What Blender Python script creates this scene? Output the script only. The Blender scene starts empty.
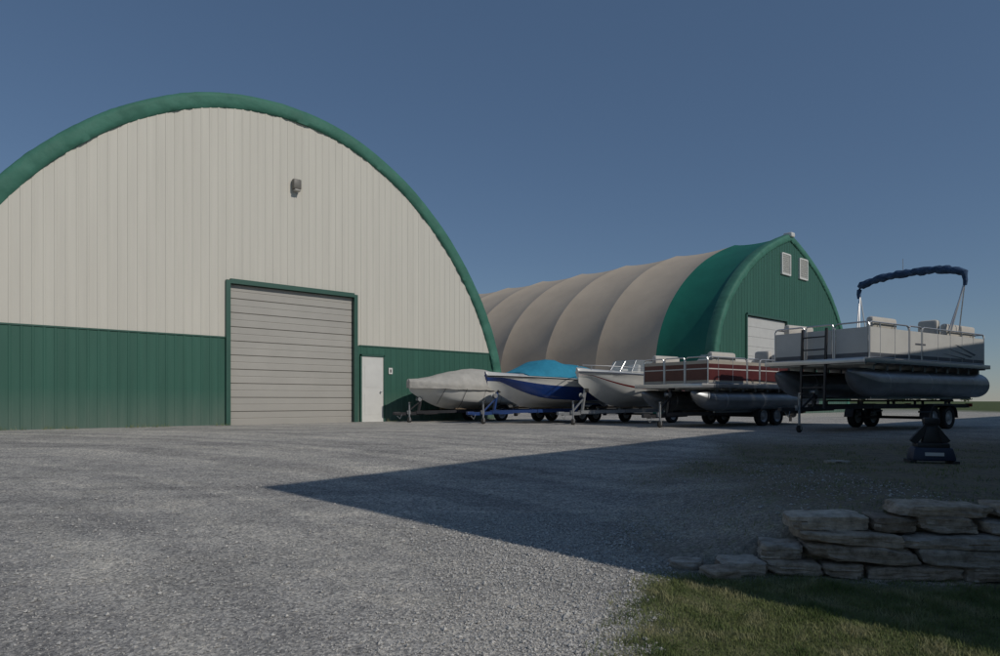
import bpy, bmesh, math, random
from mathutils import Vector, Matrix, noise
random.seed(7)
R=math.radians
scene=bpy.context.scene
ANG=math.atan2(.6645,.7472)

# ---------------------------------------------------------------- materials
def new_mat(name):
    m=bpy.data.materials.new(name); m.use_nodes=True
    nt=m.node_tree; b=nt.nodes['Principled BSDF']
    return m,nt,b
def N(nt,t,**kw):
    n=nt.nodes.new(t)
    for k,v in kw.items():
        if k in n.inputs: n.inputs[k].default_value=v
        else: setattr(n,k,v)
    return n
def ramp(nt,fac,stops):
    r=nt.nodes.new('ShaderNodeValToRGB'); e=r.color_ramp.elements
    e[0].position=stops[0][0]; e[0].color=(*stops[0][1],1)
    e[1].position=stops[-1][0]; e[1].color=(*stops[-1][1],1)
    for p,c in stops[1:-1]:
        q=e.new(p); q.color=(*c,1)
    nt.links.new(fac,r.inputs[0]); return r
def mix(nt,fac,a,b,mode='MIX'):
    m=nt.nodes.new('ShaderNodeMix'); m.data_type='RGBA'; m.blend_type=mode
    for i,v in ((0,fac),(6,a),(7,b)):
        if hasattr(v,'is_linked') or hasattr(v,'links'): nt.links.new(v,m.inputs[i])
        else: m.inputs[i].default_value=v if i==0 else (*v,1)
    return m.outputs[2]
def paint(name,col,rough=.45,metal=0,var=.12,scale=3,bump=0,bscale=40,stretch=(1,1,1),spec=.5,coat=0,bstretch=None,grime=None):
    m,nt,b=new_mat(name)
    tc=N(nt,'ShaderNodeTexCoord'); mp=N(nt,'ShaderNodeMapping'); mp.inputs['Scale'].default_value=stretch
    nt.links.new(tc.outputs['Object'],mp.inputs[0])
    n=N(nt,'ShaderNodeTexNoise',Scale=scale,Detail=3.0,Roughness=.6); nt.links.new(mp.outputs[0],n.inputs['Vector'])
    lo=tuple(c*(1-var) for c in col); hi=tuple(min(1,c*(1+var)) for c in col)
    r=ramp(nt,n.outputs[0],[(.3,lo),(.7,hi)]); c=r.outputs[0]
    if grime:
        sx=N(nt,'ShaderNodeSeparateXYZ'); nt.links.new(tc.outputs['Object'],sx.inputs[0])
        mr=N(nt,'ShaderNodeMapRange'); nt.links.new(sx.outputs[2],mr.inputs[0])
        mr.inputs[1].default_value=grime[0]; mr.inputs[2].default_value=-.1; mr.inputs[3].default_value=0; mr.inputs[4].default_value=grime[1]
        mm=N(nt,'ShaderNodeMath',operation='MULTIPLY'); nt.links.new(mr.outputs[0],mm.inputs[0]); nt.links.new(n.outputs[0],mm.inputs[1])
        c=mix(nt,mm.outputs[0],c,(.30,.28,.25))
    nt.links.new(c,b.inputs['Base Color'])
    b.inputs['Roughness'].default_value=rough; b.inputs['Metallic'].default_value=metal
    b.inputs['Specular IOR Level'].default_value=spec
    b.inputs['Coat Weight'].default_value=coat
    if bump:
        mv=mp.outputs[0]
        if bstretch:
            mp2=N(nt,'ShaderNodeMapping'); mp2.inputs['Scale'].default_value=bstretch; nt.links.new(tc.outputs['Object'],mp2.inputs[0]); mv=mp2.outputs[0]
        n2=N(nt,'ShaderNodeTexNoise',Scale=bscale,Detail=3.0); nt.links.new(mv,n2.inputs['Vector'])
        bp=N(nt,'ShaderNodeBump',Strength=bump,Distance=.02 if bscale>4 else .06); nt.links.new(n2.outputs[0],bp.inputs['Height'])
        nt.links.new(bp.outputs[0],b.inputs['Normal'])
    return m
M={}
M['white_siding']=paint('white_siding',(.63,.60,.525),.55,var=.045,scale=1.2,stretch=(3,1,.15),spec=.25)
M['green_siding']=paint('green_siding',(.042,.125,.092),.5,var=.1,scale=1.2,stretch=(3,1,.2),spec=.3,grime=(1.0,.5))
M['green_fabric']=paint('green_fabric',(.060,.185,.135),.65,var=.14,scale=1.5,bump=1.0,bscale=5,spec=.25,bstretch=(1,.25,1))
M['green_roof']=paint('green_roof',(.016,.15,.105),.55,var=.1,scale=.8,bump=.3,bscale=1.4,spec=.3)
M['tan_fabric']=paint('tan_fabric',(.56,.465,.355),.65,var=.06,scale=.6,bump=.25,bscale=1.2,spec=.25)
M['green_trim']=paint('green_trim',(.036,.105,.078),.45,var=.06)
M['door_panel']=paint('door_panel',(.43,.41,.37),.5,var=.05,scale=1,bump=.1,bscale=60,spec=.3,grime=(1.2,.5))
M['door_white']=paint('door_white',(.70,.69,.65),.45,var=.04)
M['gap']=paint('gap',(.05,.05,.05),.8)
M['lamp_bronze']=paint('lamp_bronze',(.16,.15,.13),.5)
M['concrete']=paint('concrete',(.3,.29,.27),.9,bump=.3)
M['gel_white']=paint('gel_white',(.66,.65,.61),.25,var=.05,coat=.3)
M['gel_blue']=paint('gel_blue',(.012,.045,.20),.22,var=.1,coat=.3)
M['gel_red']=paint('gel_red',(.18,.02,.02),.25,var=.1,coat=.3)
M['maroon']=paint('maroon',(.10,.024,.024),.35,var=.15,coat=.15)
M['cover_tan']=paint('cover_tan',(.46,.44,.40),.85,var=.12,bump=.8,bscale=3,spec=.2)
M['cover_teal']=paint('cover_teal',(.035,.25,.38),.8,var=.1,bump=.7,bscale=3.5,spec=.2)
M['navy']=paint('navy_canvas',(.045,.085,.16),.85,var=.35,scale=8,bump=1,bscale=9,spec=.2)
M['black']=paint('black_trim',(.02,.02,.022),.5)
M['rubber']=paint('rubber',(.025,.024,.023),.85,var=.3,scale=12)
M['alu']=paint('aluminium',(.36,.37,.38),.42,metal=.85,var=.2,scale=4,stretch=(.5,1,1.4))
M['rail']=paint('rail_alu',(.6,.6,.6),.35,metal=.8,var=.06)
M['galv']=paint('galvanised',(.30,.31,.32),.55,metal=.6,var=.15,scale=14)
M['trailer_black']=paint('trailer_black',(.028,.027,.03),.5,var=.25)
M['trailer_blue']=paint('trailer_blue',(.018,.05,.17),.4,var=.15)
M['jack_navy']=paint('jack_navy',(.02,.03,.06),.5,var=.2)
M['rim']=paint('rim',(.45,.45,.45),.45,metal=.4,var=.15)
M['vinyl']=paint('vinyl',(.56,.53,.48),.6,var=.06)
M['fence_panel']=paint('fence_panel',(.58,.57,.54),.4,var=.05)
M['fence_tan']=paint('fence_tan',(.42,.38,.32),.4,var=.05)
M['gray_decal']=paint('gray_decal',(.10,.11,.13),.4)
M['wood']=paint('plywood',(.16,.12,.08),.8,var=.2,scale=9,stretch=(.3,2,1))
M['lens_red']=paint('lens_red',(.35,.02,.02),.3)
def glass():
    m,nt,b=new_mat('tinted_glass'); b.inputs['Base Color'].default_value=(.35,.4,.42,1)
    b.inputs['Roughness'].default_value=.05; b.inputs['Alpha'].default_value=.45
    return m
M['glass']=glass()

# ---------------------------------------------------------------- mesh builder
class MB:
    def __init__(s): s.v=[];s.f=[];s.m=[];s.mats=[]
    def mi(s,mat):
        if mat not in s.mats: s.mats.append(mat)
        return s.mats.index(mat)
    def add(s,vs,fs,mat):
        o=len(s.v); s.v+= [tuple(v) for v in vs]; k=s.mi(mat)
        for f in fs: s.f.append(tuple(i+o for i in f)); s.m.append(k)
    def box(s,c,d,mat,rot=None):
        x,y,z=[a/2 for a in d]
        vs=[Vector((sx*x,sy*y,sz*z)) for sx in(-1,1) for sy in(-1,1) for sz in(-1,1)]
        if rot is not None: vs=[rot@v for v in vs]
        vs=[v+Vector(c) for v in vs]
        s.add(vs,[(0,1,3,2),(4,6,7,5),(0,4,5,1),(2,3,7,6),(0,2,6,4),(1,5,7,3)],mat)
    def rbox(s,c,d,mat,r=.04,rot=None,taper=None,seg=2):
        bm=bmesh.new(); bmesh.ops.create_cube(bm,size=1)
        for v in bm.verts: v.co=Vector((v.co.x*d[0],v.co.y*d[1],v.co.z*d[2]))
        if taper:
            for v in bm.verts:
                if v.co.z>0: v.co.x*=taper[0]; v.co.y*=taper[1]
        bmesh.ops.bevel(bm,geom=list(bm.edges),offset=r,segments=seg,profile=.5,affect='EDGES')
        vs=[v.co.copy() for v in bm.verts]
        if rot is not None: vs=[rot@v for v in vs]
        vs=[v+Vector(c) for v in vs]
        bm.verts.index_update()
        s.add(vs,[[v.index for v in f.verts] for f in bm.faces],mat); bm.free()
    def beam(s,p0,p1,w,h,mat):
        p0,p1=Vector(p0),Vector(p1); d=p1-p0; L=d.length
        q=d.to_track_quat('X','Z').to_matrix()
        s.box((p0+p1)/2,(L,w,h),mat,q)
    def tube(s,pts,r,mat,n=8,rs=None):
        pts=[Vector(p) for p in pts]; rings=[]; 
        for i,p in enumerate(pts):
            if i==0: d=pts[1]-p
            elif i==len(pts)-1: d=p-pts[i-1]
            else: d=(pts[i+1]-p).normalized()+(p-pts[i-1]).normalized()
            d.normalize(); up=Vector((0,0,1)) if abs(d.z)<.9 else Vector((0,1,0))
            a=d.cross(up).normalized(); b=a.cross(d).normalized()
            rr=rs[i] if rs else r
            rings.append([p+a*math.cos(t)*rr+b*math.sin(t)*rr for t in [2*math.pi*k/n for k in range(n)]])
        vs=[v for g in rings for v in g]; fs=[]
        for i in range(len(pts)-1):
            for k in range(n):
                fs.append((i*n+k,i*n+(k+1)%n,(i+1)*n+(k+1)%n,(i+1)*n+k))
        fs.append(tuple(range(n))); fs.append(tuple(range((len(pts)-1)*n,len(pts)*n))[::-1])
        s.add(vs,fs,mat)
    def lathe(s,c,prof,mat,axis='y',n=28,sc=1):
        vs=[];c=Vector(c)
        for r,a in prof:
            for k in range(n):
                t=2*math.pi*k/n; x,z=r*math.cos(t)*sc,r*math.sin(t)*sc; a2=a*sc
                vs.append(c+(Vector((x,a2,z)) if axis=='y' else Vector((a2,x,z)) if axis=='x' else Vector((x,z,a2))))
        fs=[]
        for i in range(len(prof)-1):
            for k in range(n): fs.append((i*n+k,i*n+(k+1)%n,(i+1)*n+(k+1)%n,(i+1)*n+k))
        s.add(vs,fs,mat)
    def grid(s,rows,mat,matf=None):
        n=len(rows[0]); o=len(s.v)
        for r in rows: s.v+=[tuple(p) for p in r]
        for i in range(len(rows)-1):
            for j in range(n-1):
                s.f.append((o+i*n+j,o+i*n+j+1,o+(i+1)*n+j+1,o+(i+1)*n+j))
                s.m.append(s.mi(matf(i,j) if matf else mat))
    def obj(s,name,parent=None,smooth=35,recalc=True):
        me=bpy.data.meshes.new(name); me.from_pydata(s.v,[],s.f); me.update()
        for mt in s.mats: me.materials.append(M[mt] if isinstance(mt,str) else mt)
        me.polygons.foreach_set('material_index',s.m)
        if recalc:
            bm=bmesh.new(); bm.from_mesh(me); bmesh.ops.recalc_face_normals(bm,faces=bm.faces); bm.to_mesh(me); bm.free()
        if smooth:
            me.polygons.foreach_set('use_smooth',[True]*len(me.polygons))
            me.set_sharp_from_angle(angle=R(smooth))
        ob=bpy.data.objects.new(name,me); scene.collection.objects.link(ob)
        if parent: ob.parent=parent
        return ob
def empty(name,loc,rz=0):
    e=bpy.data.objects.new(name,None); e.location=loc; e.rotation_euler=(0,0,rz); e.empty_display_size=.5
    scene.collection.objects.link(e); return e

# ---------------------------------------------------------------- terrain height
def lerpt(tab,x):
    if x<=tab[0][0]: return tab[0][1]
    for (a,b),(c,d) in zip(tab,tab[1:]):
        if x<=c: return b+(d-b)*(x-a)/(c-a)
    return tab[-1][1]
def sm(a,b,x):
    t=max(0,min(1,(x-a)/(b-a))); return t*t*(3-2*t)
WALLY=[(1.5,5.45),(3,5.3),(4.2,5.1),(9,4.6)]
WTOP=[(1.6,-.62),(1.95,-.52),(2.4,-.36),(2.85,-.25),(3.4,-.18),(9,-.16)]
def base(y):
    y=max(0,min(16,y)); return -.08-1.05*(1-y/16)**1.3
def g(x,y):
    z=base(y)
    wy=lerpt(WALLY,x)
    if x>1.4 and y>wy-.02:
        lift=lerpt(WTOP,x)-.05-base(5.3)
        z+=max(0,lift)*sm(wy-.02,wy+.12,y)*(1-sm(wy+.4,12,y))
    z+=.018*noise.noise(Vector((x*.5,y*.5,0)))+.006*noise.noise(Vector((x*2.1,y*2.1,3)))
    return z
def grassmask(x,y):
    edge=lerpt([(0,-.3),(2.5,.3),(3.9,.62),(5.4,1.15),(6,1.7)],y)
    wy=lerpt(WALLY,x)
    e=x-edge+.25*noise.noise(Vector((x*1.5,y*1.5,5)))+.12*noise.noise(Vector((x*6,y*6,5)))
    return sm(-.15,.25,e)*(1-sm(wy-.45,wy-.12,y+.12*noise.noise(Vector((x*3,y*3,8)))))
def drymask(x,y):
    wy=lerpt(WALLY,x)
    return sm(1.0,2.8,x+.9*noise.noise(Vector((x*.5,y*.5,9)))-max(0,(y-7))*.38)*sm(wy-.35,wy-.1,y)*(1-sm(12,16,y))

def axis(segs):
    out=[segs[0][0]]
    for a,b,st in segs:
        n=max(1,round((b-a)/st)); out+=[a+(b-a)*(i+1)/n for i in range(n)]
    return out
xs=axis([(-900,-300,200),(-300,-100,50),(-100,-40,15),(-40,-14,2),(-14,0,.25),(0,6,.09),(6,14,.25),(14,40,2),(40,100,15),(100,300,50),(300,900,200)])
ys=axis([(-300,-60,80),(-60,-10,10),(-10,2,.6),(2,6.5,.08),(6.5,18,.25),(18,40,2),(40,100,15),(100,300,50),(300,1200,225)])
vs=[(x,y,g(x,y)) for y in ys for x in xs]; nx=len(xs)
fs=[(j*nx+i,j*nx+i+1,(j+1)*nx+i+1,(j+1)*nx+i) for j in range(len(ys)-1) for i in range(nx-1)]
me=bpy.data.meshes.new('ground'); me.from_pydata(vs,[],fs); me.update()
me.polygons.foreach_set('use_smooth',[True]*len(me.polygons))
for nm,fn in (('grass',grassmask),('dry',drymask),('far',lambda x,y: max(sm(50,60,y), sm(40,60,abs(x)), sm(20,24,x-y*0.25)*sm(18,24,y)))):
    at=me.attributes.new(nm,'FLOAT','POINT'); at.data.foreach_set('value',[fn(x,y) for y in ys for x in xs])
ground=bpy.data.objects.new('ground',me); scene.collection.objects.link(ground)
m,nt,b=new_mat('gravel_ground')
tc=N(nt,'ShaderNodeTexCoord'); P=tc.outputs['Object']; L=nt.links.new
n1=N(nt,'ShaderNodeTexNoise',Scale=.55,Detail=5.0,Roughness=.65,Distortion=.5); L(P,n1.inputs['Vector'])
mp=N(nt,'ShaderNodeMapping'); mp.inputs['Rotation'].default_value=(0,0,R(-35)); mp.inputs['Scale'].default_value=(.2,1.5,1); L(P,mp.inputs[0])
n2=N(nt,'ShaderNodeTexNoise',Scale=1.1,Detail=5.0,Roughness=.65,Distortion=.8); L(mp.outputs[0],n2.inputs['Vector'])
n3=N(nt,'ShaderNodeTexNoise',Scale=30.0,Detail=4.0,Roughness=.8); L(P,n3.inputs['Vector'])
n4=N(nt,'ShaderNodeTexNoise',Scale=6.0,Detail=4.0,Roughness=.75); L(P,n4.inputs['Vector'])
v1=N(nt,'ShaderNodeTexVoronoi',Scale=58.0); L(P,v1.inputs['Vector'])
vd=N(nt,'ShaderNodeVectorMath',operation='DISTANCE'); L(P,vd.inputs[0]); vd.inputs[1].default_value=(-15,-7,0)
ntk=N(nt,'ShaderNodeTexNoise',noise_dimensions='1D',Scale=1.6,Detail=3.0,Roughness=.6); L(vd.outputs['Value'],ntk.inputs['W'])
c=ramp(nt,n1.outputs[0],[(.3,(.365,.355,.335)),(.5,(.45,.435,.41)),(.7,(.53,.51,.47))]).outputs[0]
c2=ramp(nt,n2.outputs[0],[(.32,(.74,.74,.75)),(.5,(1,1,1)),(.7,(1.14,1.12,1.08))]).outputs[0]
c=mix(nt,1.0,c,c2,'MULTIPLY')
ct=ramp(nt,ntk.outputs[0],[(.35,(.80,.80,.81)),(.5,(1,1,1)),(.66,(1.14,1.13,1.1))]).outputs[0]
c=mix(nt,.8,c,ct,'MULTIPLY')
cm=ramp(nt,n4.outputs[0],[(.3,(.72,.72,.73)),(.5,(1,1,1)),(.7,(1.22,1.2,1.16))]).outputs[0]
c=mix(nt,.8,c,cm,'MULTIPLY')
c3=ramp(nt,n3.outputs[0],[(.3,(.45,.45,.45)),(.5,(1,1,1)),(.72,(1.55,1.53,1.47))]).outputs[0]
c=mix(nt,.9,c,c3,'MULTIPLY')
sep=N(nt,'ShaderNodeSeparateColor'); L(v1.outputs['Color'],sep.inputs[0])
c4=ramp(nt,sep.outputs[0],[(0,(.52,.52,.54)),(1,(1.46,1.43,1.38))]).outputs[0]
c=mix(nt,.85,c,c4,'MULTIPLY')
ad=N(nt,'ShaderNodeAttribute',attribute_name='dry'); ag=N(nt,'ShaderNodeAttribute',attribute_name='grass'); af=N(nt,'ShaderNodeAttribute',attribute_name='far')
n5=N(nt,'ShaderNodeTexNoise',Scale=5.0,Detail=6.0,Roughness=.75); L(P,n5.inputs['Vector'])
dc=ramp(nt,n5.outputs[0],[(.3,(.11,.095,.07)),(.5,(.24,.20,.15)),(.65,(.20,.195,.10))]).outputs[0]
c3d=mix(nt,.7,dc,c3,'MULTIPLY')
md=N(nt,'ShaderNodeMath',operation='MULTIPLY'); L(ad.outputs['Fac'],md.inputs[0]); md.inputs[1].default_value=.94
c=mix(nt,md.outputs[0],c,c3d)
gc=ramp(nt,n5.outputs[0],[(.3,(.07,.08,.035)),(.5,(.135,.145,.065)),(.7,(.20,.185,.105))]).outputs[0]
c=mix(nt,ag.outputs['Fac'],c,gc)
fc=ramp(nt,n1.outputs[0],[(.3,(.07,.10,.035)),(.7,(.12,.14,.06))]).outputs[0]
c=mix(nt,af.outputs['Fac'],c,fc)
L(c,b.inputs['Base Color']); b.inputs['Roughness'].default_value=.95; b.inputs['Specular IOR Level'].default_value=.15
ma=N(nt,'ShaderNodeMath',operation='ADD'); L(n3.outputs[0],ma.inputs[0]); L(n4.outputs[0],ma.inputs[1])
bp=N(nt,'ShaderNodeBump',Strength=.8,Distance=.025); L(ma.outputs[0],bp.inputs['Height']); L(bp.outputs[0],b.inputs['Normal'])
me.materials.append(m)

def simple_mat(name,attr_cols,rough=.9,trans=0,nscale=30):
    m,nt,b=new_mat(name)
    tc=N(nt,'ShaderNodeTexCoord'); n=N(nt,'ShaderNodeTexNoise',Scale=nscale,Detail=2.0); nt.links.new(tc.outputs['Object'],n.inputs['Vector'])
    r=ramp(nt,n.outputs[0],attr_cols); nt.links.new(r.outputs[0],b.inputs['Base Color']); b.inputs['Roughness'].default_value=rough
    b.inputs['Specular IOR Level'].default_value=.2
    return m
M['pebble']=simple_mat('pebble',[(.3,(.20,.195,.185)),(.5,(.43,.415,.39)),(.7,(.66,.635,.59))],nscale=60)
rv=[];rf=[]
cnt=0
while cnt<30000:
    if random.random()<.55: y=random.uniform(3.2,7.2); x=random.gauss(.35,.62)-(y-5)*.1
    else: x=random.uniform(-5,4); y=3.2+abs(random.gauss(0,3.2))
    if grassmask(x,y)>.5+.4*random.random() or (x>1.4 and y>lerpt(WALLY,x)-.4 and y<lerpt(WALLY,x)+.5): continue
    s=random.uniform(.004,.011)*(2.0 if random.random()<.08 else 1)
    z=g(x,y); a=random.random()*6.28; ca,sa=math.cos(a),math.sin(a); o=len(rv)
    e=random.uniform(.7,1.5)
    for q in ((1*e,0,0),(0,1,0),(-1*e,0,0),(0,-1,0),(.2,.2,.75),(-.1,0,-.6)):
        q=[k*s*random.uniform(.75,1.25) for k in q]
        rv.append((x+q[0]*ca-q[1]*sa,y+q[0]*sa+q[1]*ca,z+q[2]+s*.25))
    rf+=[(o,o+1,o+4),(o+1,o+2,o+4),(o+2,o+3,o+4),(o+3,o,o+4),(o+1,o,o+5),(o+2,o+1,o+5),(o+3,o+2,o+5),(o,o+3,o+5)]
    cnt+=1
mb=MB(); mb.add(rv,rf,'pebble'); mb.obj('gravel',smooth=0,recalc=False)

M['blade']=simple_mat('grass_blade',[(.3,(.08,.12,.035)),(.5,(.18,.21,.08)),(.68,(.33,.31,.17))],.7,nscale=4)
rv=[];rf=[];cnt=0
def blade(x,y,h,w,z=None):
    z=(g(x,y) if z is None else z)-.003; a=random.random()*6.28; lx,ly=random.gauss(0,.45)*h,random.gauss(0,.45)*h
    dx,dy=math.cos(a)*w,math.sin(a)*w; o=len(rv)
    rv.extend([(x-dx,y-dy,z),(x+dx,y+dy,z),(x+dx*.7+lx*.45,y+dy*.7+ly*.45,z+h*.62),(x-dx*.7+lx*.45,y-dy*.7+ly*.45,z+h*.62),(x+lx,y+ly,z+h)])
    rf.extend([(o,o+1,o+2,o+3),(o+3,o+2,o+4)])
while cnt<72000:
    y=random.uniform(2.8,5.5); x=random.uniform(.2,5.0)
    if x>.85*y+.6: continue
    if random.random()>grassmask(x,y)*1.05: continue
    cl=.6+.8*max(0,noise.noise(Vector((x*4,y*4,1)))+.4)
    blade(x,y,random.uniform(.018,.042)*cl,random.uniform(.0012,.0026)); cnt+=1
cnt=0
while cnt<15000:
    x=random.uniform(1.2,11); y=random.uniform(5.2,13)
    if noise.noise(Vector((x*1.3,y*1.3,2)))<-.02 or random.random()>drymask(x,y): continue
    blade(x,y,random.uniform(.015,.05),random.uniform(.0015,.0035)); cnt+=1
for _ in range(1500):
    lx=random.uniform(-9.4,9.3)
    if -1.7<lx<2.6 or 2.75<lx<3.75 or noise.noise(Vector((lx*.9,0,0)))<.0: continue
    ly=-.16-abs(random.gauss(0,.08)); ca,sa=math.cos(ANG),math.sin(ANG)
    x=-6.91+lx*ca-ly*sa; y=21.14+lx*sa+ly*ca
    blade(x,y,random.uniform(.04,.14),.004)
mb=MB(); mb.add(rv,rf,'blade'); mb.obj('grass',smooth=0,recalc=False)

# ---------------------------------------------------------------- stone wall
m,nt,b=new_mat('field_stone'); L=nt.links.new
tc=N(nt,'ShaderNodeTexCoord'); gi=N(nt,'ShaderNodeNewGeometry')
n=N(nt,'ShaderNodeTexNoise',Scale=9.0,Detail=6.0,Roughness=.75); L(tc.outputs['Object'],n.inputs['Vector'])
r1=ramp(nt,n.outputs[0],[(.3,(.22,.19,.155)),(.48,(.46,.41,.355)),(.7,(.68,.63,.56))]).outputs[0]
r2=ramp(nt,gi.outputs['Random Per Island'],[(0,(.62,.56,.50)),(.35,(1.0,.92,.83)),(.7,(.88,.88,.88)),(1,(1.25,1.2,1.12))]).outputs[0]
c=mix(nt,1.0,r1,r2,'MULTIPLY'); L(c,b.inputs['Base Color']); b.inputs['Roughness'].default_value=.9; b.inputs['Specular IOR Level'].default_value=.2
mp=N(nt,'ShaderNodeMapping'); mp.inputs['Scale'].default_value=(5,5,30); L(tc.outputs['Object'],mp.inputs[0])
n2=N(nt,'ShaderNodeTexNoise',Scale=1.3,Detail=6.0,Roughness=.72); L(mp.outputs[0],n2.inputs['Vector'])
bp=N(nt,'ShaderNodeBump',Strength=1.0,Distance=.045); L(n2.outputs[0],bp.inputs['Height']); L(bp.outputs[0],b.inputs['Normal'])
M['stone']=m
def stone(mb,c,d,yaw=0,tilt=0,seed=0):
    bm=bmesh.new(); bmesh.ops.create_cube(bm,size=1)
    bmesh.ops.subdivide_edges(bm,edges=list(bm.edges),cuts=8,use_grid_fill=True)
    rot=Matrix.Rotation(yaw,3,'Z')@Matrix.Rotation(tilt,3,'Y')
    k=random.uniform(-.07,.07); k2=random.uniform(-.15,.15); k3=random.uniform(-.14,.14); k4=random.uniform(-.10,.10)
    cuts=[]
    for sx_ in (-1,1):
        for sy_ in (-1,1):
            cuts.append((Vector((sx_*random.uniform(.5,1),sy_*random.uniform(.4,1),0)).normalized(),random.uniform(1.15,1.38)))
    for _ in range(3):
        cuts.append((Vector((random.choice((-1,1))*random.uniform(.4,1),random.uniform(-1,.2),random.choice((-1,1))*random.uniform(.4,1))).normalized(),random.uniform(1.2,1.45)))
    vs=[]
    for v in bm.verts:
        q=v.co.copy()*2
        for nn,dd in cuts:
            t=q.dot(nn)-dd
            if t>0: q-=nn*t
        l=max(abs(q.x),abs(q.y),abs(q.z)); r8=(abs(q.x)**9+abs(q.y)**9+abs(q.z)**9)**(1/9)
        if r8>0: q*= (l/r8)**.9
        q.x+=k*q.z+k2*q.y; q.z*=1+k3*q.x; q.z+=k4*q.x
        w=Vector((q.x*d[0]*3,q.y*d[1]*3,q.z*d[2]*3))
        a=noise.noise(w*1.4+Vector((seed*7.3,seed,0))); b_=noise.noise(w*4.2+Vector((seed,3,seed)))
        c_=noise.noise(Vector((w.x*1.2,w.y*1.2,w.z*9+seed)))
        p=Vector((q.x*d[0]/2,q.y*d[1]/2,q.z*d[2]/2))
        dirn=q.normalized() if q.length>0 else q
        p+=Vector((dirn.x*(.03*a+.012*b_+.014*c_),dirn.y*(.035*a+.016*b_+.022*c_),dirn.z*(.012*a+.006*b_)))
        vs.append(rot@p+Vector(c))
    bm.verts.index_update()
    mb.add(vs,[[v.index for v in f.verts] for f in bm.faces],'stone'); bm.free()
mb=MB(); sd=0
z=-.84
hts=[.13,.115,.135,.105,.125,.11]
offs=[0,.2,.08,.27,.12,.3]
for k in range(6):
    hh=hts[k]
    x=1.58+offs[k]*.8
    while x<5.6:
        Ls=random.choice([.32,.45,.55,.68,.8])*random.uniform(.92,1.08)
        if x<2.1: Ls*=.75
        xc=x+Ls/2
        top=lerpt(WTOP,xc)
        if z+hh*.45<top and z+hh>g(xc,lerpt(WALLY,xc)-.3)-.02:
            dd=random.uniform(.30,.40); h2=hh*random.uniform(.86,1.0)
            stone(mb,(xc,lerpt(WALLY,xc)-.10+k*.03+random.uniform(-.055,.05),z+hh/2+random.uniform(-.008,.008)),(Ls*.965,dd,h2),random.uniform(-.10,.10)-.08,random.uniform(-.035,.035),sd)
        sd+=1; x+=Ls
    z+=hh*.96
stone(mb,(1.72,5.2,g(1.72,5.15)+.025),(.30,.22,.08),.3,0,77)
stone(mb,(1.5,5.42,g(1.5,5.42)+.02),(.26,.2,.07),-.2,0,78)
mb.obj('stone_retaining_wall',smooth=32)
mb=MB(); stone(mb,(5.0,9.9,g(5,9.9)+.015),(.3,.2,.05),.2,0,91); mb.obj('flat_rock',smooth=30)

# ---------------------------------------------------------------- buildings
def catmull(pts,n=8):
    out=[]; P=[pts[0]]+pts+[pts[-1]]
    for i in range(1,len(P)-2):
        p0,p1,p2,p3=P[i-1:i+3]
        for k in range(n):
            t=k/n
            out.append(tuple(.5*((2*p1[a])+(-p0[a]+p2[a])*t+(2*p0[a]-5*p1[a]+4*p2[a]-p3[a])*t*t+(-p0[a]+3*p1[a]-3*p2[a]+p3[a])*t**3) for a in (0,1)))
    out.append(pts[-1]); return out
def full_arch(half):
    h=half; return [(-d,z) for d,z in h[::-1]]+[(d,z) for d,z in h[1:]]
def corr(mb,s0,s1,zb,zt,mat,pitch=.3,dep=.013,y0=0):
    pat=[(0,0),(.215,0),(.23,-1),(.285,-1),(.3,0)]
    k=math.floor(s0/pitch); S=[]
    while k*pitch<s1:
        for a,o in pat[:-1]:
            S.append((k*pitch+a*pitch/.3,o*dep))
        k+=1
    S.append((k*pitch,0))
    def off(s):
        for (a,oa),(b,ob) in zip(S,S[1:]):
            if a<=s<=b: return oa+(ob-oa)*(s-a)/(b-a+1e-9)
        return 0
    ss=[s0]+[a for a,_ in S if s0+1e-4<a<s1-1e-4]+[s1]
    vs=[];
    for s in ss:
        o=y0+off(s); vs+=[(s,o,zb(s)),(s,o,max(zb(s)+.001,zt(s)))]
    fs=[(2*i,2*i+2,2*i+3,2*i+1) for i in range(len(ss)-1)]
    mb.add(vs,fs,mat)
def arch_normals(A):
    out=[]
    for i in range(len(A)):
        a=A[max(0,i-1)];c=A[min(len(A)-1,i+1)]
        t=Vector((c[0]-a[0],c[1]-a[1])).normalized(); out.append(Vector((-t.y,t.x)))
    return out
def resample(A,step):
    out=[A[0]]
    for (a,b) in zip(A,A[1:]):
        Ls=math.hypot(b[0]-a[0],b[1]-a[1]); n=max(1,round(Ls/step))
        for k in range(1,n+1): out.append((a[0]+(b[0]-a[0])*k/n,a[1]+(b[1]-a[1])*k/n))
    return out
def arch_sweep(mb,A,prof,mat,wob=0):
    A=resample(A,.1)
    Nn=arch_normals(A); rows=[]
    for _ in range(5): Nn=[(Nn[max(0,i-1)]+Nn[i]+Nn[min(len(Nn)-1,i+1)]).normalized() for i in range(len(Nn))]
    for i,(p,n) in enumerate(zip(A,Nn)):
        row=[]
        for k,(r,y) in enumerate(prof):
            e=0 if k==0 or k==len(prof)-1 else 1
            w=wob*e*(.7*noise.noise(Vector((i*.1,k*.35,0)))+.9*noise.noise(Vector((i*.5+k*.35,k*.2,5))))
            row.append((p[0]+n.x*(r+w*.6),y+w,p[1]+n.y*(r+w*.6)))
        rows.append(row)
    mb.grid(rows,mat)
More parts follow.
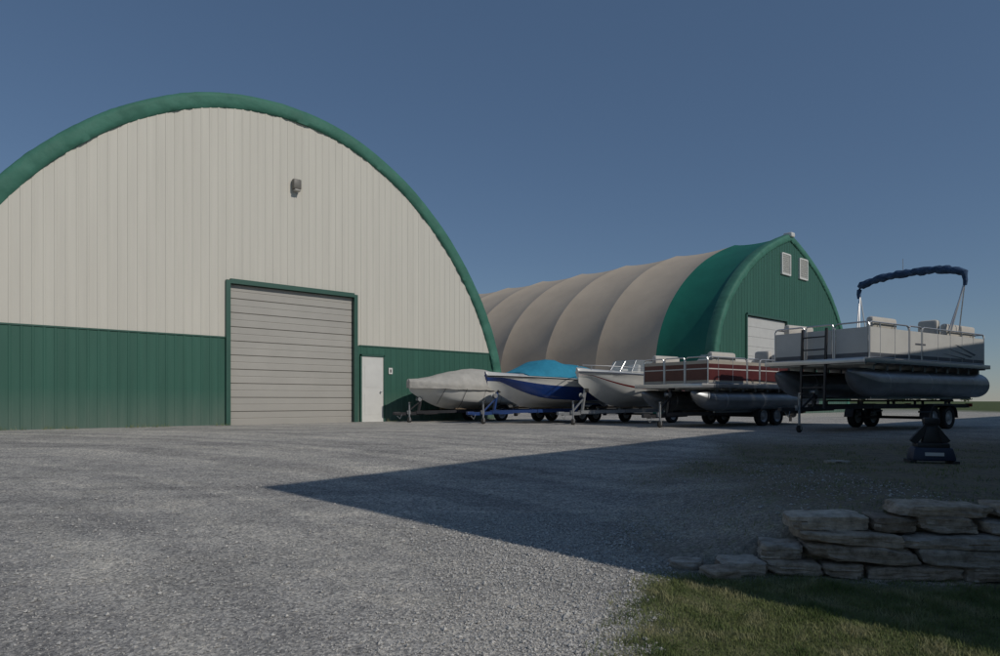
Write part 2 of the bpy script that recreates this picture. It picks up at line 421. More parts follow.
def roof(mb,A,ribs,sag,matf):
    Nn=arch_normals(A); rows=[]
    for a,b in zip(ribs,ribs[1:]):
        for k in range(10):
            t=k/10; y=a+(b-a)*t; s=sag*(4*t*(1-t))**.8; rows.append((y,s))
    rows.append((ribs[-1],0))
    R_=[]
    for y,s in rows:
        R_.append([(p[0]-n.x*s*min(1,max(.15,p[1]/3)),y,p[1]-n.y*s*.8) for p,n in zip(A,Nn)])
    mb.grid(R_,None,lambda i,j: matf((rows[i][0]+rows[i+1][0])/2))

# ---- building 1
B1=empty('fabric_arch_warehouse',(-6.91,21.14,0),ANG)
half1=catmull([(0,10.05),(1.25,9.95),(2.5,9.65),(3.75,9.1),(5.0,8.32),(6.3,7.18),(7.25,6.08),(8.0,4.98),(8.55,3.95),(8.97,2.93),(9.25,1.9),(9.4,.9),(9.45,-.3)],6)
A1=full_arch(half1)
za1=lambda x: lerpt(half1,abs(x)) if abs(x)<9.44 else -.3
GZ=-.3
top1=lambda x: za1(x)-.12
def zb_up(lo): return lambda s: min(lo,top1(s)-.01)
mb=MB()
corr(mb,-9.25,-1.72,zb_up(2.56),top1,'white_siding',.24,.011); corr(mb,-1.72,2.61,zb_up(4.3),top1,'white_siding',.24,.011); corr(mb,2.61,9.05,zb_up(2.56),top1,'white_siding',.24,.011)
mb.obj('upper_wall',B1,smooth=0)
mb=MB()
tl=lambda x: min(2.56,top1(x))
for a,b_,lo in ((-9.4,-1.72,GZ),(2.61,2.77,GZ),(2.77,3.76,2.27),(3.76,9.38,GZ)):
    corr(mb,a,b_,(lambda lo: lambda s: lo)(lo),tl,'green_siding',.24,.011)
mb.obj('lower_wall',B1,smooth=0)
mb=MB()
mb.box((-5.5,-.012,2.56),(7.5,.03,.04),'green_trim'); mb.box((5.85,-.012,2.56),(6.2,.03,.04),'green_trim')
mb.box((-1.70,-.03,2.0),(.13,.12,4.56),'green_trim'); mb.box((2.59,-.03,2.0),(.13,.12,4.56),'green_trim'); mb.box((.445,-.03,4.26),(4.16,.12,.14),'green_trim')
mb.box((2.80,-.02,1.0),(.06,.08,2.4),'green_trim'); mb.box((3.73,-.02,1.0),(.06,.08,2.4),'green_trim'); mb.box((3.265,-.02,2.23),(.87,.08,.06),'green_trim')
mb.obj('door_frames',B1,smooth=0)
mb=MB(); nP=10; zz=-.10; ph=(4.19+.10)/nP
for i in range(nP):
    z0=zz+i*ph
    rows=[]
    for (yy,zz2) in ((.11,z0+.003),(.075,z0+.015),(.075,z0+ph*.46),(.088,z0+ph*.5),(.075,z0+ph*.54),(.075,z0+ph-.012),(.11,z0+ph-.003)):
        rows.append([(-1.635+4.16*k/4,yy,zz2) for k in range(5)])
    mb.grid(rows,'door_panel')
mb.box((.445,.16,2.0),(4.2,.05,4.5),'gap'); mb.box((.445,.05,-.11),(4.16,.05,.05),'rubber')
mb.obj('overhead_door',B1,smooth=0)
mb=MB(); mb.box((3.265,-.005,1.05),(.86,.05,2.28),'door_white'); 
mb.box((3.265,-.034,.55),(.62,.008,.75),'door_white');mb.box((3.265,-.034,1.5),(.62,.008,.75),'door_white')
mb.tube([(3.58,-.03,.98),(3.58,-.1,.98)],.02,'rim'); mb.lathe((3.58,-.1,.98),[(0,-.03),(.03,-.02),(.03,.02)],'rim',n=12)
mb.obj('entry_door',B1,smooth=0)
mb=MB(); mb.box((4.0,-.03,1.72),(.16,.012,.22),'door_white'); mb.box((4.0,-.038,1.72),(.05,.006,.11),'black'); mb.obj('number_plate',B1,smooth=0)
mb=MB(); mb.rbox((.43,-.12,7.58),(.26,.18,.32),'lamp_bronze',.03); mb.rbox((.43,-.16,7.38),(.2,.16,.06),'door_panel',.02); mb.tube([(.43,0,7.5),(.43,-.1,7.5)],.04,'lamp_bronze'); mb.obj('wall_light',B1)
mb=MB(); arch_sweep(mb,A1,[(-.42,-.005),(-.40,-.06),(-.28,-.09),(-.12,-.10),(0,-.07),(.04,.02),(.045,.5),(.03,1.1)],'green_fabric',.05); mb.obj('arch_trim',B1,smooth=70)
mb=MB(); roof(mb,A1,[.6+i*4.1 for i in range(11)],.12,lambda y:'tan_fabric'); mb.obj('roof_membrane',B1,smooth=20)
mb=MB(); vs=[(d,41.6,z) for d,z in A1]; mb.add(vs,[tuple(range(len(vs)))],'white_siding'); mb.obj('rear_wall',B1,smooth=0)
mb=MB(); mb.box((-5.6,-.06,-.2),(7.6,.14,.26),'concrete'); mb.box((6.6,-.06,-.2),(5.6,.14,.26),'concrete'); mb.obj('foundation',B1,smooth=0)

# ---- building 2
B2=empty('fabric_gable_warehouse',(16.56,38.06,0),ANG)
half2=catmull([(0,10.15),(1.5,9.6),(3.2,8.82),(4.6,7.95),(5.9,6.9),(7.05,5.6),(7.85,4.1),(8.2,2.6),(8.35,1.1),(8.4,-.3)],6)
A2=full_arch(half2); za2=lambda x: lerpt(half2,abs(x)) if abs(x)<8.39 else -.3
top2=lambda x: za2(x)-.15
mb=MB()
dl,dr,dt=-5.0,-.5,5.1
for a,b_,lo in ((-8.35,dl-.08,GZ),(dl-.08,dr+.08,dt+.1),(dr+.08,8.35,GZ)):
    corr(mb,a,b_,(lambda lo: lambda s: min(lo,top2(s)-.01))(lo),top2,'green_siding',pitch=.3,dep=.016)
mb.obj('gable_wall',B2,smooth=0)
mb=MB()
for i in range(10):
    ph=(dt+.1)/10; z0=-.1+i*ph
    mb.box(((dl+dr)/2,.08,z0+ph/2),(dr-dl+.02,.05,ph-.012),'fence_panel')
mb.box(((dl+dr)/2,.15,2.5),(dr-dl,.04,5.2),'gap')
mb.obj('overhead_door',B2,smooth=0)
mb=MB(); mb.box((dl-.04,-.03,2.5),(.12,.12,5.3),'green_trim'); mb.box((dr+.04,-.03,2.5),(.12,.12,5.3),'green_trim'); mb.box(((dl+dr)/2,-.03,dt+.1),(dr-dl-.04,.12,.12),'green_trim'); mb.obj('door_frames',B2,smooth=0)
mb=MB()
for cx in (-.62,1.58):
    mb.box((cx-.5,-.05,8.36),(.09,.1,1.2),'door_white'); mb.box((cx+.5,-.05,8.36),(.09,.1,1.2),'door_white')
    mb.box((cx,-.05,8.94),(.91,.1,.08),'door_white'); mb.box((cx,-.05,7.79),(.91,.1,.08),'door_white')
    for k in range(9): mb.box((cx,-.05,7.9+k*.118),(.91,.03,.09),'door_white',Matrix.Rotation(R(35),3,'X'))
mb.obj('gable_vents',B2,smooth=0)
mb=MB(); arch_sweep(mb,A2,[(-.36,-.005),(-.35,-.05),(-.25,-.08),(-.1,-.09),(.02,-.06),(.05,.02),(.06,.3),(.02,.5)],'green_fabric',.03); mb.obj('arch_trim',B2,smooth=70)
mb=MB(); roof(mb,A2,[.3,3.4]+[3.4+4.1*i for i in range(1,12)],.2,lambda y:'green_roof' if y<3.4 else 'tan_fabric'); mb.obj('roof_membrane',B2,smooth=10)
mb=MB(); mb.rbox((0,.05,10.12),(.45,.5,.26),'door_white',.06); mb.obj('ridge_cap',B2)
mb=MB(); vs=[(d,48.4,z) for d,z in A2]; mb.add(vs,[tuple(range(len(vs)))],'green_siding'); mb.obj('rear_wall',B2,smooth=0)

# ---- sun geometry: shadow tip on the gravel at about (-3.1,8.6)
EL=R(36); sx,sy=.78,-.625; nrm=math.hypot(sx,sy); sx/=nrm; sy/=nrm
LS=10.0
KX,KY=-3.1+sx*LS,8.62+sy*LS; TOP=base(8.6)+LS*math.tan(EL)
# ---- building 3 (unseen, inferred from the big shadow; end wall skewed to shape its edge)
B3=empty('unseen_shadow_building',(KX,KY,0),0)
U=Vector((.7472,.6645)); D=Vector((-.6645,.7472)); E=Vector((.90,-.436))
poly=[Vector((0,0)),U*46,U*46-D*20,E*17]
mb=MB(); bot=-1.4
for i in range(4):
    a,c=poly[i],poly[(i+1)%4]; d=c-a; n=max(1,int(d.length/.3)); nn=Vector((d.y,-d.x)).normalized()
    vs=[]
    for k in range(n+1):
        p=a+d*k/n-nn*(.02 if k%2 and 0<k<n else 0); vs+=[(p.x,p.y,bot),(p.x,p.y,2.2),(p.x,p.y,TOP-.15)]
    mb.add(vs,[(3*k,3*k+3,3*k+4,3*k+1) for k in range(n)],'green_siding')
    mb.add(vs,[(3*k+1,3*k+4,3*k+5,3*k+2) for k in range(n)],'white_siding')
mb.obj('walls',B3,smooth=0)
mb=MB(); vs=[(p.x,p.y,TOP) for p in poly]+[(p.x,p.y,TOP-.2) for p in poly]
cen=sum((p for p in poly),Vector((0,0)))/4
vs.append((cen.x,cen.y,TOP+1.2))
mb.add(vs,[(0,1,8),(1,2,8),(2,3,8),(3,0,8)]+[(i,(i+1)%4,4+(i+1)%4,4+i) for i in range(4)],'green_trim'); mb.obj('roof',B3,smooth=0)

# ---------------------------------------------------------------- boats
def wheel(mb,c,r=.3):
    k=r/.32
    mb.lathe(c,[(.19,-.075),(.25,-.1),(.295,-.095),(.315,-.06),(.32,0),(.315,.06),(.295,.095),(.25,.1),(.19,.075)],'rubber',sc=k)
    for s in(-1,1):
        mb.lathe(c,[(.195,.07*s),(.18,.055*s),(.12,.035*s),(.07,.06*s),(.045,.085*s),(0,.085*s)],'rim',sc=k,n=20)
def trailer(par,x0,x1,w,zf,wx,tongue,mat,r=.3,jackx=None,bunkz=None,post=.8,fender=True):
    mb=MB(); h=.1
    xt=x1+tongue
    for s in(-1,1):
        mb.beam((x0,s*w/2,zf),(x1-.9,s*w/2,zf),.06,h,mat)
        mb.beam((x1-.9,s*w/2,zf),(x1+.3,0.04*s,zf-.03),.06,h,mat)
    mb.beam((x1-.6,0,zf-.05),(xt,0,zf-.08),.09,.1,mat)
    n=4
    for i in range(n):
        x=x0+.1+(x1-.9-x0-.1)*i/(n-1); mb.box((x,0,zf-.02),(.07,w-.062,.07),mat)
    if bunkz:
        for s in(-1,1):
            mb.box(((x0+x1-.9)/2,s*w*.28,bunkz),(x1-x0-1.2,.1,.05),'wood')
            for i in range(n):
                x=x0+.3+(x1-1.1-x0-.3)*i/(n-1); mb.box((x,s*w*.28,(zf+bunkz)/2),(.05,.05,bunkz-zf-.05),mat)
    mb.rbox((xt+.08,0,zf-.06),(.26,.11,.1),mat,.02)
    mb.tube([(xt-.1,.05,zf-.1),(xt,.08,zf-.24),(xt+.1,.06,zf-.14)],.01,'galv',5)
    mb.obj('trailer_frame',par,smooth=0)
    mb=MB(); 
    for x in wx:
        mb.tube([(x,-w/2-.1,r-.02),(x,w/2+.1,r-.02)],.03,'trailer_black')
        for s in(-1,1):
            mb.box((x,s*(w/2),(r+zf)/2),(.5,.05,.05),mat)
            wheel(mb,(x,s*(w/2+.17),r-.01),r)
    mb.obj('wheels',par)
    if fender:
        mb=MB(); a0=min(wx)-r-.06; a1=max(wx)+r+.06
        for s in(-1,1):
            rows=[]
            for k in range(13):
                t=k/12
                if t<.3: u=t/.3*math.pi/2; px,pz=a0+(r+.02)*(1-math.cos(u)),r+(r+.06)*math.sin(u)-.02
                elif t>.7: u=(1-t)/.3*math.pi/2; px,pz=a1-(r+.02)*(1-math.cos(u)),r+(r+.06)*math.sin(u)-.02
                else: px=a0+r+.02+(a1-a0-2*r-.04)*(t-.3)/.4; pz=2*r+.04
                yi=s*(w/2+.05); yo=s*(w/2+.3)
                rows.append([(px,yi,pz),(px,yo,pz),(px,yo,pz-.05)])
            mb.grid(rows,mat)
        for s in(-1,1): mb.box((x0-.03,s*(w/2),zf+.02),(.05,.16,.09),'lens_red')
        mb.obj('fenders_and_lights',par)
    mb=MB(); jx=jackx if jackx else xt-.35
    mb.tube([(jx,.12,.2),(jx,.12,zf+.32)],.028,'galv'); mb.tube([(jx,.12,.12),(jx,.12,.3)],.02,'galv')
    mb.box((jx,.08,zf-.03),(.12,.06,.12),'galv')
    mb.tube([(jx,.12,zf+.30),(jx,.25,zf+.30),(jx,.25,zf+.36)],.012,'black')
    mb.lathe((jx,.12,.09),[(0,-.035),(.07,-.035),(.09,-.02),(.09,.02),(.07,.035),(0,.035)],'rubber',n=18)
    for s in(-1,1): mb.box((jx,.12+.045*s,.13),(.04,.008,.12),'galv')
    mb.obj('tongue_jack',par)
    mb=MB(); px=x1+.05
    mb.beam((px+.15,0,zf-.02),(px,0,zf+post),.07,.07,mat); mb.rbox((px-.03,0,zf+post-.05),(.14,.14,.12),'rubber',.02)
    mb.lathe((px+.13,0,zf+post*.7),[(0,-.07),(.08,-.07),(.04,-.06),(.04,.06),(.08,.07),(0,.07)],'galv',n=14)
    mb.beam((px+.6,0,zf-.02),(px+.05,0,zf+post*.6),.04,.04,mat)
    mb.obj('winch_post',par)

def runabout(name,loc,rz,L,B,zk,H,scheme,cover=None,wind=False):
    par=empty(name,loc,rz); OV=.045
    def st(t):
        b=B/2*(1-max(0,(t-.45)/.55)**2.9)**.9*(.94+.06*min(1,t/.3)); b=max(b,.05)
        zs=zk+H+.07*H*t-.05*H*math.sin(t*math.pi)
        kz=zk+ (max(0,(t-.62)/.38)**2.2)*H*.72
        bc=b*(.86-.30*max(0,(t-.45)/.55)); zc=min(kz+.27*H*(1-.2*t)+.16*H*max(0,(t-.4)/.6),zs-.2)
        return b,zs,kz,bc,zc
    def xo(t,z): return -L/2+L*t+(z-zk)/H*OV*L*max(0,(t-.6)/.4)**2
    T=[1-(1-i/34)**1.35 for i in range(35)]; T[-1]=.998
    mb=MB()
    full=[]
    for t in T:
        b,zs,kz,bc,zc=st(t)
        hs=[(0,kz),(bc*.5,kz+(zc-kz)*.5),(bc,zc),(bc+.03*b,zc+.015)]
        for tt in (.16,.34,.42,.62,.86):
            yy=bc+.03+(b-bc-.03)*math.sin(tt*math.pi/2); hs.append((max(yy,.01),zc+.015+(zs-zc-.015)*tt))
        hs+=[(b+.025,zs-.06),(b+.03,zs-.02),(b-.01,zs),(b*.8,zs+.04),(b*.45,zs+.09),(0,zs+.11)]
        row=[(xo(t,zz),-y,zz) for y,zz in hs]+[(xo(t,zz),y,zz) for y,zz in hs[-2::-1]]
        full.append(row)
    n=len(hs); bands=scheme
    def mf(i,j):
        k=j if j<n-1 else (2*(n-1)-1-j)
        return bands[k]
    mb.grid(full,None,mf)
    mb.add(full[0],[tuple(range(len(full[0])))],bands[4])
    mb.add(full[-1],[tuple(range(len(full[-1])))],bands[6])
    mb.obj('hull',par,smooth=50)
    mb=MB()
    for s in(-1,1):
        pts=[]
        for k,t in enumerate((.60,.64,.72,.80,.88,.94,.975)):
            b,zs,*_=st(t); pts.append((xo(t,zs),s*(max(b-.08,.0)),zs+.05+(.14 if k else 0)))
        if wind:
            mb.tube(pts,.012,'rail',6)
            for p in pts[1::2]: mb.tube([p,(p[0],p[1],p[2]-.16)],.009,'rail',6)
        for t in (.2,.85):
            b,zs,*_=st(t); x=xo(t,zs)
            if not cover or cover[0]!='full': mb.tube([(x-.09,s*(b-.08),zs+.06),(x+.09,s*(b-.08),zs+.06)],.012,'rail',6)
    b,zs,*_=st(.99); mb.tube([(xo(.99,zk+.4)+.02,0,zk+H*.75),(xo(.99,zk+.4)+.07,0,zk+H*.75)],.02,'rail',8)
    mb.rbox((-L/2-.12,0,zk+.15),(.25,.3,.35),'black',.04); mb.rbox((-L/2-.2,0,zk-.1),(.16,.1,.4),'black',.03)
    mb.lathe((-L/2-.34,0,zk-.18),[(0,-.1),(.05,-.05),(.06,.1),(0,.12)],'galv',axis='x',n=12)
    mb.obj('hardware',par)
    if cover:
        kind,mat,tab=cover; mb=MB(); rows=[]
        t0,t1=tab[0][0],tab[-1][0]
        nn=44
        for i in range(nn+1):
            t=t0+(t1-t0)*i/nn; b,zs,kz,bc,zc=st(min(t,.995)); x=xo(min(t,1),zs)
            hgt=lerpt(tab,t)+.09; drop=(.2+.06*noise.noise(Vector((t*9,1,0)))) if kind=='full' else .02
            bb=b+(.05 if kind=='full' else -.03)
            prof=[(1.0,-drop),(1.01,-drop*.4),(1.0,.0),(.97,.10),(.90,.36),(.72,.70),(.4,.93),(0,1.0)]
            row=[]
            for k,(u,v) in enumerate(prof):
                z=zs+.03+(v*hgt if v>0 else v); z+=.03*noise.noise(Vector((t*11,u*4,2)))*(1 if k>2 else 0)
                z-= .10*hgt*(abs(math.sin(t*L*1.9))**2)*(1 if 3<k else .3 if k==3 else 0)
                row.append((x,-bb*u-(.012*noise.noise(Vector((t*22,k*.5,7))) if k<4 else 0),z))
            row+= [(p[0],-p[1],p[2]) for p in row[-2::-1]]
            rows.append(row)
        mb.grid(rows,mat)
        mb.add(rows[0],[tuple(range(len(rows[0])))],mat); mb.add(rows[-1],[tuple(range(len(rows[0])))],mat)
        mb.obj('canvas_cover',par,smooth=60)
        if kind=='full':
            mb=MB()
            for t in (.12,.3,.48,.66,.82):
                b,zs,kz,bc,zc=st(t); x=-L/2+L*t
                for s in(-1,1): mb.tube([(x,s*(b+.06),zs-.14),(x+.05,s*(bc+.02),zc-.05),(x+.1,s*bc*.8,zc-.25)],.008,'black',5)
            mb.obj('tie_straps',par)
    if wind:
        mb=MB(); tw=.60
        b,zs,*_=st(tw); x=-L/2+L*tw
        w=b*.86; zb=zs+.07; ht=.40
        P0=[(x-1.0,-w,zb),(x-.35,-w*.98,zb),(x+.18,-w*.5,zb+.04),(x+.2,0,zb+.05),(x+.18,w*.5,zb+.04),(x-.35,w*.98,zb),(x-1.0,w,zb)]
        P1=[(x-1.05,-w*.95,zb+.20),(x-.5,-w*.9,zb+ht),(x-.12,-w*.45,zb+ht+.02),(x-.1,0,zb+ht+.02),(x-.12,w*.45,zb+ht+.02),(x-.5,w*.9,zb+ht),(x-1.05,w*.95,zb+.20)]
        mb.grid([P0,P1],'glass'); mb.tube(P0,.018,'gel_white',6); mb.tube(P1,.014,'rail',6)
        for a,c in zip(P0,P1): mb.tube([a,c],.011,'rail',6)
        mb.obj('windshield',par)
        mb=MB()
        for s in(-1,1):
            mb.rbox((x-1.15,s*w*.5,zb+.12),(.16,.5,.45),'vinyl',.05,Matrix.Rotation(R(-10),3,'Y')); 
        mb.rbox((-L/2+.5,0,zb+.05),(.55,B*.75,.22),'vinyl',.06)
        mb.rbox((x-.35,-w*.45,zb+.08),(.35,.45,.2),'gel_white',.05)
        mb.tube([(x-.6,-w*.45,zb+.22),(x-.58,-w*.45-.15,zb+.12),(x-.6,-w*.45,zb+.02),(x-.62,-w*.45+.15,zb+.12),(x-.6,-w*.45,zb+.22)],.014,'black')
        mb.obj('seats_and_helm',par)
    return par

HB=ANG+math.pi
W_='gel_white'
sch1=[W_]*4+[W_,W_,W_,W_,W_,'black','black',W_,W_,W_]
sch2=[W_,W_,'gel_blue','gel_blue','gel_blue','gel_blue','gel_blue',W_,W_,'black',W_,W_,W_,W_]
sch3=[W_,W_,W_,W_,W_,'gel_red',W_,W_,W_,'gray_decal','gray_decal',W_,W_,W_]
def at(x,y): return (x,y,g(x,y))
b1=runabout('covered_motorboat',at(-1.25,24.4),HB,4.6,2.0,.45,.85,sch1,cover=('full','cover_tan',[(0.0,.26),(.12,.36),(.45,.56),(.55,.54),(.78,.2),(.93,.06),(1.0,.02)]))
trailer(b1,-2.1,1.9,1.5,.38,[-.9],1.0,'trailer_black',bunkz=.47,post=.6)
b2=runabout('covered_runabout',at(1.75,23.0),HB,5.4,2.3,.48,1.0,sch2,cover=('half','cover_teal',[(.03,.16),(.12,.28),(.35,.44),(.55,.58),(.66,.44),(.82,.03)]))
trailer(b2,-2.6,2.4,1.7,.40,[-1.1,-.4],1.1,'trailer_blue',bunkz=.50,post=.7)
b3=runabout('bowrider_boat',at(4.5,22.5),HB,5.2,2.2,.54,1.05,sch3,wind=True)
trailer(b3,-2.4,2.4,1.6,.42,[-.8],1.1,'galv',bunkz=.53,post=.7)

def pontoon(name,loc,rz,L,W,zt,r,deckz,fh,bands,tubes=2,bimini=None,decal=False):
    par=empty(name,loc,rz)
    mb=MB(); ysl=[-(W/2-r-.02),(W/2-r-.02)] + ([0] if tubes==3 else [])
    n=24
    for yc in ysl:
        rows=[]
        prof=[(-L/2+.05,.0,0),(-L/2+.05,r*.97,0),(-L/2+.1,r,0)]+[(-L/2+.1+(L-1.1)*k/6,r,0) for k in range(1,7)]
        for k in range(1,9):
            t=k/8; prof.append((L/2-1.0+.95*t,r*max(.05,(1-t**2.2)**.8),r*.75*t**1.8))
        for x,rr,dz in prof:
            rows.append([(x,yc+rr*math.cos(2*math.pi*k/n),zt+dz+rr*math.sin(2*math.pi*k/n)) for k in range(n+1)])
        mb.grid(rows,'alu')
        for xx in (-L/2+1.0,0,L/2-1.3):
            mb.lathe((xx,yc,zt),[(r+.001,-.015),(r+.006,-.01),(r+.006,.01),(r+.001,.015)],'rail',axis='x',n=28)
        mb.box((-.3,yc,zt-r-.02),(L-1.5,.03,.06),'alu')
        k=-L/2+.3
        while k<L/2-.8:
            mb.box((k,yc,zt+r+(deckz-.1-zt-r)/2-.01),(.08,.3,max(.02,deckz-.1-zt-r+.06)),'alu'); k+=.6
    mb.obj('pontoon_tubes',par,smooth=40)
    mb=MB(); mb.box((0,0,deckz),(L-.3,W-.02,.05),'wood')
    k=-L/2+.3
    while k<L/2-.2: mb.box((k,0,deckz-.06),(.06,W-.1,.07),'alu'); k+=.4
    for s in(-1,1): mb.rbox((0,s*(W/2),deckz-.01),(L-.24,.035,.11),'rail',.01); 
    for s in(-1,1): mb.rbox((s*(L/2-.14),0,deckz-.01),(.035,W+.03,.11),'rail',.01)
    mb.obj('deck',par)
    mb=MB(); x0,x1=-L/2+.35,L/2-.45; yw=W/2-.06; z0=deckz+.03
    segs=[((x0,-yw),(x1-2.4,-yw)),((x1-1.75,-yw),(x1,-yw)),((x0,yw),(x1-2.4,yw)),((x1-1.75,yw),(x1,yw)),
          ((x1,-yw),(x1,-.38)),((x1,.38),(x1,yw)),((x0,-yw),(x0,.3)),((x0,.95),(x0,yw)),((x1-2.36,-yw),(x1-1.79,-yw)),((x1-2.36,yw),(x1-1.79,yw)),((x1,-.34),(x1,.34))]
    for a,c in segs:
        a=Vector((*a,0));c=Vector((*c,0)); d=(c-a); Ls=d.length; u=d/Ls
        rr=.09 if Ls>.7 else .05
        zc=z0+.05
        for frac,mt in bands:
            hh=fh*frac*.80; p0=a+u*.03;p1=c-u*.03
            mb.beam(p0+Vector((0,0,zc+hh/2)),p1+Vector((0,0,zc+hh/2)),.018,hh,mt); zc+=hh
        zt_=z0+fh
        pts=[a+Vector((0,0,z0)),a+Vector((0,0,zt_-rr)),a+u*rr*.3+Vector((0,0,zt_-rr*.3)),a+u*rr+Vector((0,0,zt_)),c-u*rr+Vector((0,0,zt_)),c-u*rr*.3+Vector((0,0,zt_-rr*.3)),c+Vector((0,0,zt_-rr)),c+Vector((0,0,z0))]
        mb.tube(pts,.019,'rail',8)
        mb.tube([a+Vector((0,0,z0+.04)),c+Vector((0,0,z0+.04))],.013,'rail',6)
        k=.65
        while k<Ls-.3:
            mb.tube([a+u*k+Vector((0,0,z0)),a+u*k+Vector((0,0,zt_))],.014,'rail',6); k+=.65
    mb.obj('railing_fence',par)
    if decal:
        mb=MB()
        for s in(-1,1):
            y=s*(yw+.013)
            for (xa,za,xb,zb,t) in ((x0+.5,z0+.28,x0+1.7,z0+.5,.04),(x0+.7,z0+.22,x0+2.1,z0+.38,.035),(x0+1.1,z0+.16,x0+2.4,z0+.25,.025)):
                mb.add([(xa,y,za),(xb,y,zb),(xb-.2,y,zb-t*.4),(xa+.1,y,za-t)],[(0,1,2,3)],'gray_decal')
            mb.box(((x0+x1)/2+.6,y,z0+.42),(.5,.004,.04),'gray_decal')
        mb.obj('decals',par,smooth=0)
    mb=MB(); sh=fh
    for s in(-1,1):
        mb.rbox((x0+1.1,s*(yw-.35),z0+.22),(1.5,.55,.42),'vinyl',.06)
        mb.rbox((x0+.75,s*(yw-.14),z0+sh+.0),(.8,.18,.40),'vinyl',.07)
        mb.rbox((x0+1.6,s*(yw-.14),z0+sh+.0),(.8,.18,.40),'vinyl',.07)
        mb.rbox((x1-.8,s*(yw-.35),z0+.22),(1.1,.55,.42),'vinyl',.06)
        mb.rbox((x1-.8,s*(yw-.14),z0+sh-.0),(1.1,.18,.30),'vinyl',.07)
    mb.rbox((x0+.25,-.3,z0+sh-.02),(.3,1.1,.4),'vinyl',.08)
    mb.rbox((x0+1.95,-yw+.45,z0+sh+.08),(.22,.5,.48),'vinyl',.08); mb.rbox((x0+2.15,-yw+.45,z0+.35),(.5,.5,.2),'vinyl',.06)
    mb.rbox((x0+1.95,yw-.5,z0+sh+.08),(.22,.5,.48),'vinyl',.08); mb.rbox((x0+2.15,yw-.5,z0+.35),(.5,.5,.2),'vinyl',.06)
    mb.obj('seats',par)
    mb=MB(); mb.rbox((x0+2.9,-yw+.45,z0+.42),(.45,.65,.84),'fence_panel',.05,taper=(.8,.95))
    mb.grid([[(x0+3.0,-yw+.15,z0+.85),(x0+3.0,-yw+.75,z0+.85)],[(x0+2.9,-yw+.18,z0+1.0),(x0+2.9,-yw+.72,z0+1.0)]],'glass')
    mb.tube([(x0+2.6,-yw+.45+.17*math.cos(t*.785),z0+.75+.17*math.sin(t*.785)) for t in range(9)],.013,'black',6)
    mb.obj('helm_console',par)
    mb=MB(); xm=-L/2-.1
    mb.rbox((xm-.1,0,deckz+.28),(.48,.34,.42),'black',.09,taper=(.85,.85)); mb.rbox((xm-.08,0,deckz-.15),(.2,.2,.5),'black',.04)
    mb.rbox((xm-.1,0,deckz-.6),(.16,.08,.6),'black',.03); mb.rbox((xm-.12,0,deckz-.55),(.42,.2,.03),'black',.01)
    mb.tube([(xm+.12,0,deckz-.85),(xm-.28,0,deckz-.85)],.06,'black',10); mb.box((xm-.14,0,deckz-1.0),(.14,.02,.2),'black')
    mb.lathe((xm-.3,0,deckz-.85),[(0,-.06),(.12,-.03),(.13,.02),(0,.03)],'galv',axis='x',n=14)
    mb.obj('outboard_motor',par)
    if bimini:
        bx,bz,foot=bimini
        mb=MB(); hw=W/2+.1
        pts=[];rs=[]
        for k in range(37):
            t=-1+2*k/36; y=hw*t; zz=bz-.02-.20*abs(t)**3.2
            pts.append((bx+.02*math.sin(k),y,zz+.01*math.sin(k*1.9))); rs.append(.105+.01*math.sin(k*2.3)+.012*math.sin(k*.9)+(.0 if abs(t)<.95 else -.03))
        e0=[(bx,-hw-.02,bz-.55),(bx,-hw-.03,bz-.42),(bx,-hw-.01,bz-.30)]; 
        pts=e0+pts+[(p[0],-p[1],p[2]) for p in e0[::-1]]; rs=[.045,.055,.065]+rs+[.065,.055,.045]
        mb.tube(pts,.1,'navy',12,rs); mb.obj('bimini_top_folded',par,smooth=60)
        mb=MB()
        for s in(-1,1):
            zf_=z0+fh
            mb.tube([(bx,s*hw,bz-.5),(bx+foot,s*yw,zf_)],.022,'rail',8)
            mb.tube([(bx-.03,s*hw,bz-.5),(bx+foot-.45,s*yw,zf_)],.016,'rail',8)
            mb.tube([(bx+.03,s*hw,bz-.6),(bx+foot+.12,s*yw,zf_)],.016,'rail',8)
        mb.tube([(bx-.1,-.2,bz+.02),(bx-.1,-.2,bz+.42)],.010,'rail',6)
        mb.obj('bimini_frame',par)
    return par

def corner_place(C,phi,L,W):
    ax=(math.cos(phi),math.sin(phi)); fx=(-math.sin(phi),math.cos(phi))
    return C[0]+ax[0]*(L/2-.15)+fx[0]*W/2, C[1]+ax[1]*(L/2-.15)+fx[1]*W/2
phi=R(36); cx,cy=corner_place((5.35,17.6),phi,6.1,2.35)
p5=pontoon('maroon_pontoon_boat',at(cx,cy),phi+math.pi,6.1,2.35,.74,.29,1.15,.74,[(.10,'fence_tan'),(.50,'maroon'),(.05,'fence_panel'),(.20,'maroon'),(.15,'fence_tan')])
trailer(p5,-2.7,2.7,1.5,.38,[-.9,-.2],1.0,'trailer_black',r=.3,bunkz=.42,post=.75)
phi=R(33); cx,cy=corner_place((8.1,14.8),phi,6.6,2.5)
p6=pontoon('pontoon_boat',at(cx,cy),phi+math.pi,6.6,2.5,1.16,.33,1.66,.84,[(.14,'gray_decal'),(.04,'fence_panel'),(.82,'fence_panel')],bimini=(-1.40,4.27,.35),decal=True)
trailer(p6,-3.0,2.9,1.6,.60,[-1.3,-.5],1.3,'trailer_black',r=.31,bunkz=.74,post=.5)
mb=MB()
for s in(-1,1): mb.beam((3.15,s*.3,.55),(3.05,s*.3,2.45),.05,.05,'trailer_black')
for k in range(6): mb.beam((3.14-.016*k,-.28,.75+.3*k),(3.14-.016*k,.28,.75+.3*k),.04,.03,'trailer_black')
mb.obj('boarding_ladder',p6,smooth=0)

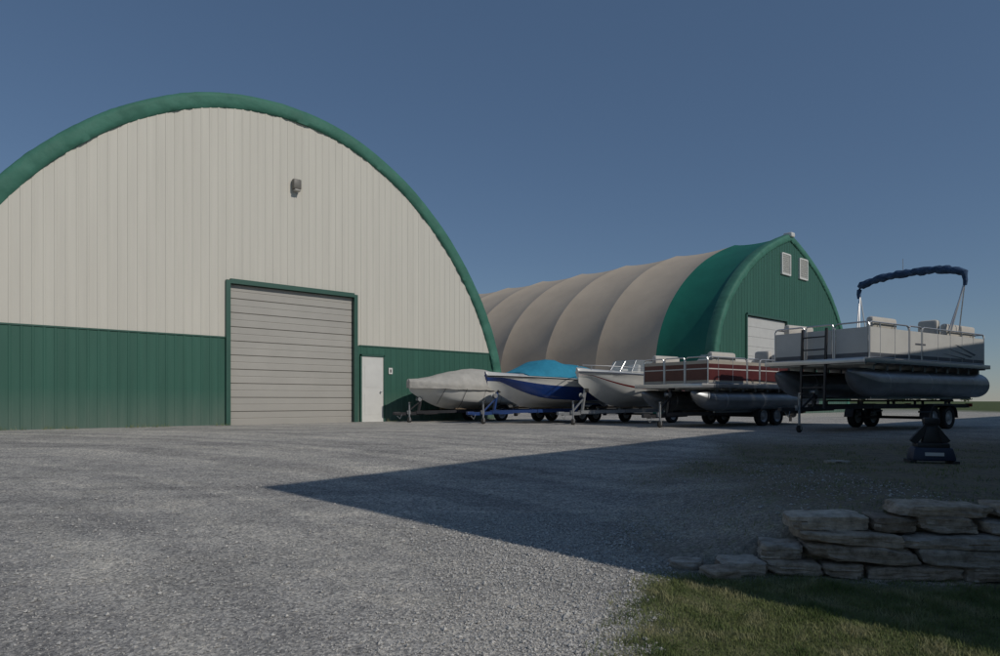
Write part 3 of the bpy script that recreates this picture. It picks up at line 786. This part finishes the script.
tp=empty('trailer_tongue_box',at(6.4,9.9),R(160))
mb=MB(); mb.rbox((0,0,.14),(.58,.42,.20),'jack_navy',.04,taper=(.86,.8)); mb.box((0,.200,.14),(.24,.006,.05),'fence_panel',Matrix.Rotation(R(11),3,'X')); mb.rbox((0,0,.26),(.42,.3,.08),'black',.02)
mb.box((-.27,0,.02),(.08,.44,.05),'black'); mb.box((.27,0,.02),(.08,.44,.05),'black'); mb.obj('box',tp)
mb=MB(); mb.beam((-.2,0,.3),(0.02,0,.60),.09,.10,'black'); mb.beam((.24,0,.3),(0.0,0,.60),.09,.10,'black'); mb.rbox((0,0,.42),(.26,.16,.26),'black',.03,taper=(.5,.8)); mb.rbox((0,0,.62),(.2,.14,.1),'black',.02); mb.tube([(0,0,.6),(0,0,.76)],.02,'black'); mb.tube([(0,0,.75),(.14,0,.75),(.14,0,.81)],.013,'black')
mb.obj('jack',tp)

M['foliage']=simple_mat('foliage',[(.3,(.03,.05,.02)),(.5,(.06,.085,.03)),(.7,(.10,.12,.05))],.8,nscale=.4)
rv=[];rf=[]
for i in range(110):
    x=random.uniform(-150,240); y=random.uniform(330,380); H=random.uniform(5,9)
    for k in range(110):
        u=random.uniform(0,6.28); h=random.random(); rr=H*.42*math.sqrt(max(0,1-(2*h-.9)**2*.8))*random.uniform(.3,1)
        c=Vector((x+rr*math.cos(u),y+rr*math.sin(u),H*(.12+.86*h))); s=random.uniform(.5,1.1); o=len(rv)
        for q in range(3): rv.append(tuple(c+Vector((random.uniform(-s,s),random.uniform(-s,s),random.uniform(-s,s)))))
        rf.append((o,o+1,o+2))
mb=MB(); mb.add(rv,rf,'foliage'); mb.obj('treeline',smooth=0,recalc=False)

# ---------------------------------------------------------------- light, sky, camera
sun=bpy.data.lights.new('sun','SUN'); sun.energy=2.0; sun.angle=R(.53); sun.color=(1,.945,.86)
so=bpy.data.objects.new('sun',sun); scene.collection.objects.link(so)
d=Vector((-sx*math.cos(EL),-sy*math.cos(EL),-math.sin(EL))); so.rotation_euler=d.to_track_quat('-Z','Y').to_euler(); so.location=(20,-20,20)
w=bpy.data.worlds.new('World'); scene.world=w; w.use_nodes=True; nt=w.node_tree
bg=nt.nodes['Background']; sk=nt.nodes.new('ShaderNodeTexSky'); sk.sky_type='NISHITA'; sk.sun_disc=False
sk.sun_elevation=EL; sk.sun_rotation=math.atan2(sx,sy); sk.air_density=1.0; sk.dust_density=.1; sk.ozone_density=2.0; sk.altitude=800
cc=mix(nt,.5,sk.outputs[0],(.80,1.50,2.75))
nt.links.new(cc,bg.inputs[0]); bg.inputs[1].default_value=.072
cam=bpy.data.cameras.new('camera'); co=bpy.data.objects.new('camera',cam); scene.collection.objects.link(co)
co.location=(0,0,.65); co.rotation_euler=(R(90),0,0); cam.lens=24; cam.sensor_width=36; cam.shift_y=.073; cam.clip_end=5000; cam.clip_start=.05
scene.camera=co
scene.view_settings.view_transform='Standard'; scene.view_settings.look='None'; scene.view_settings.exposure=0
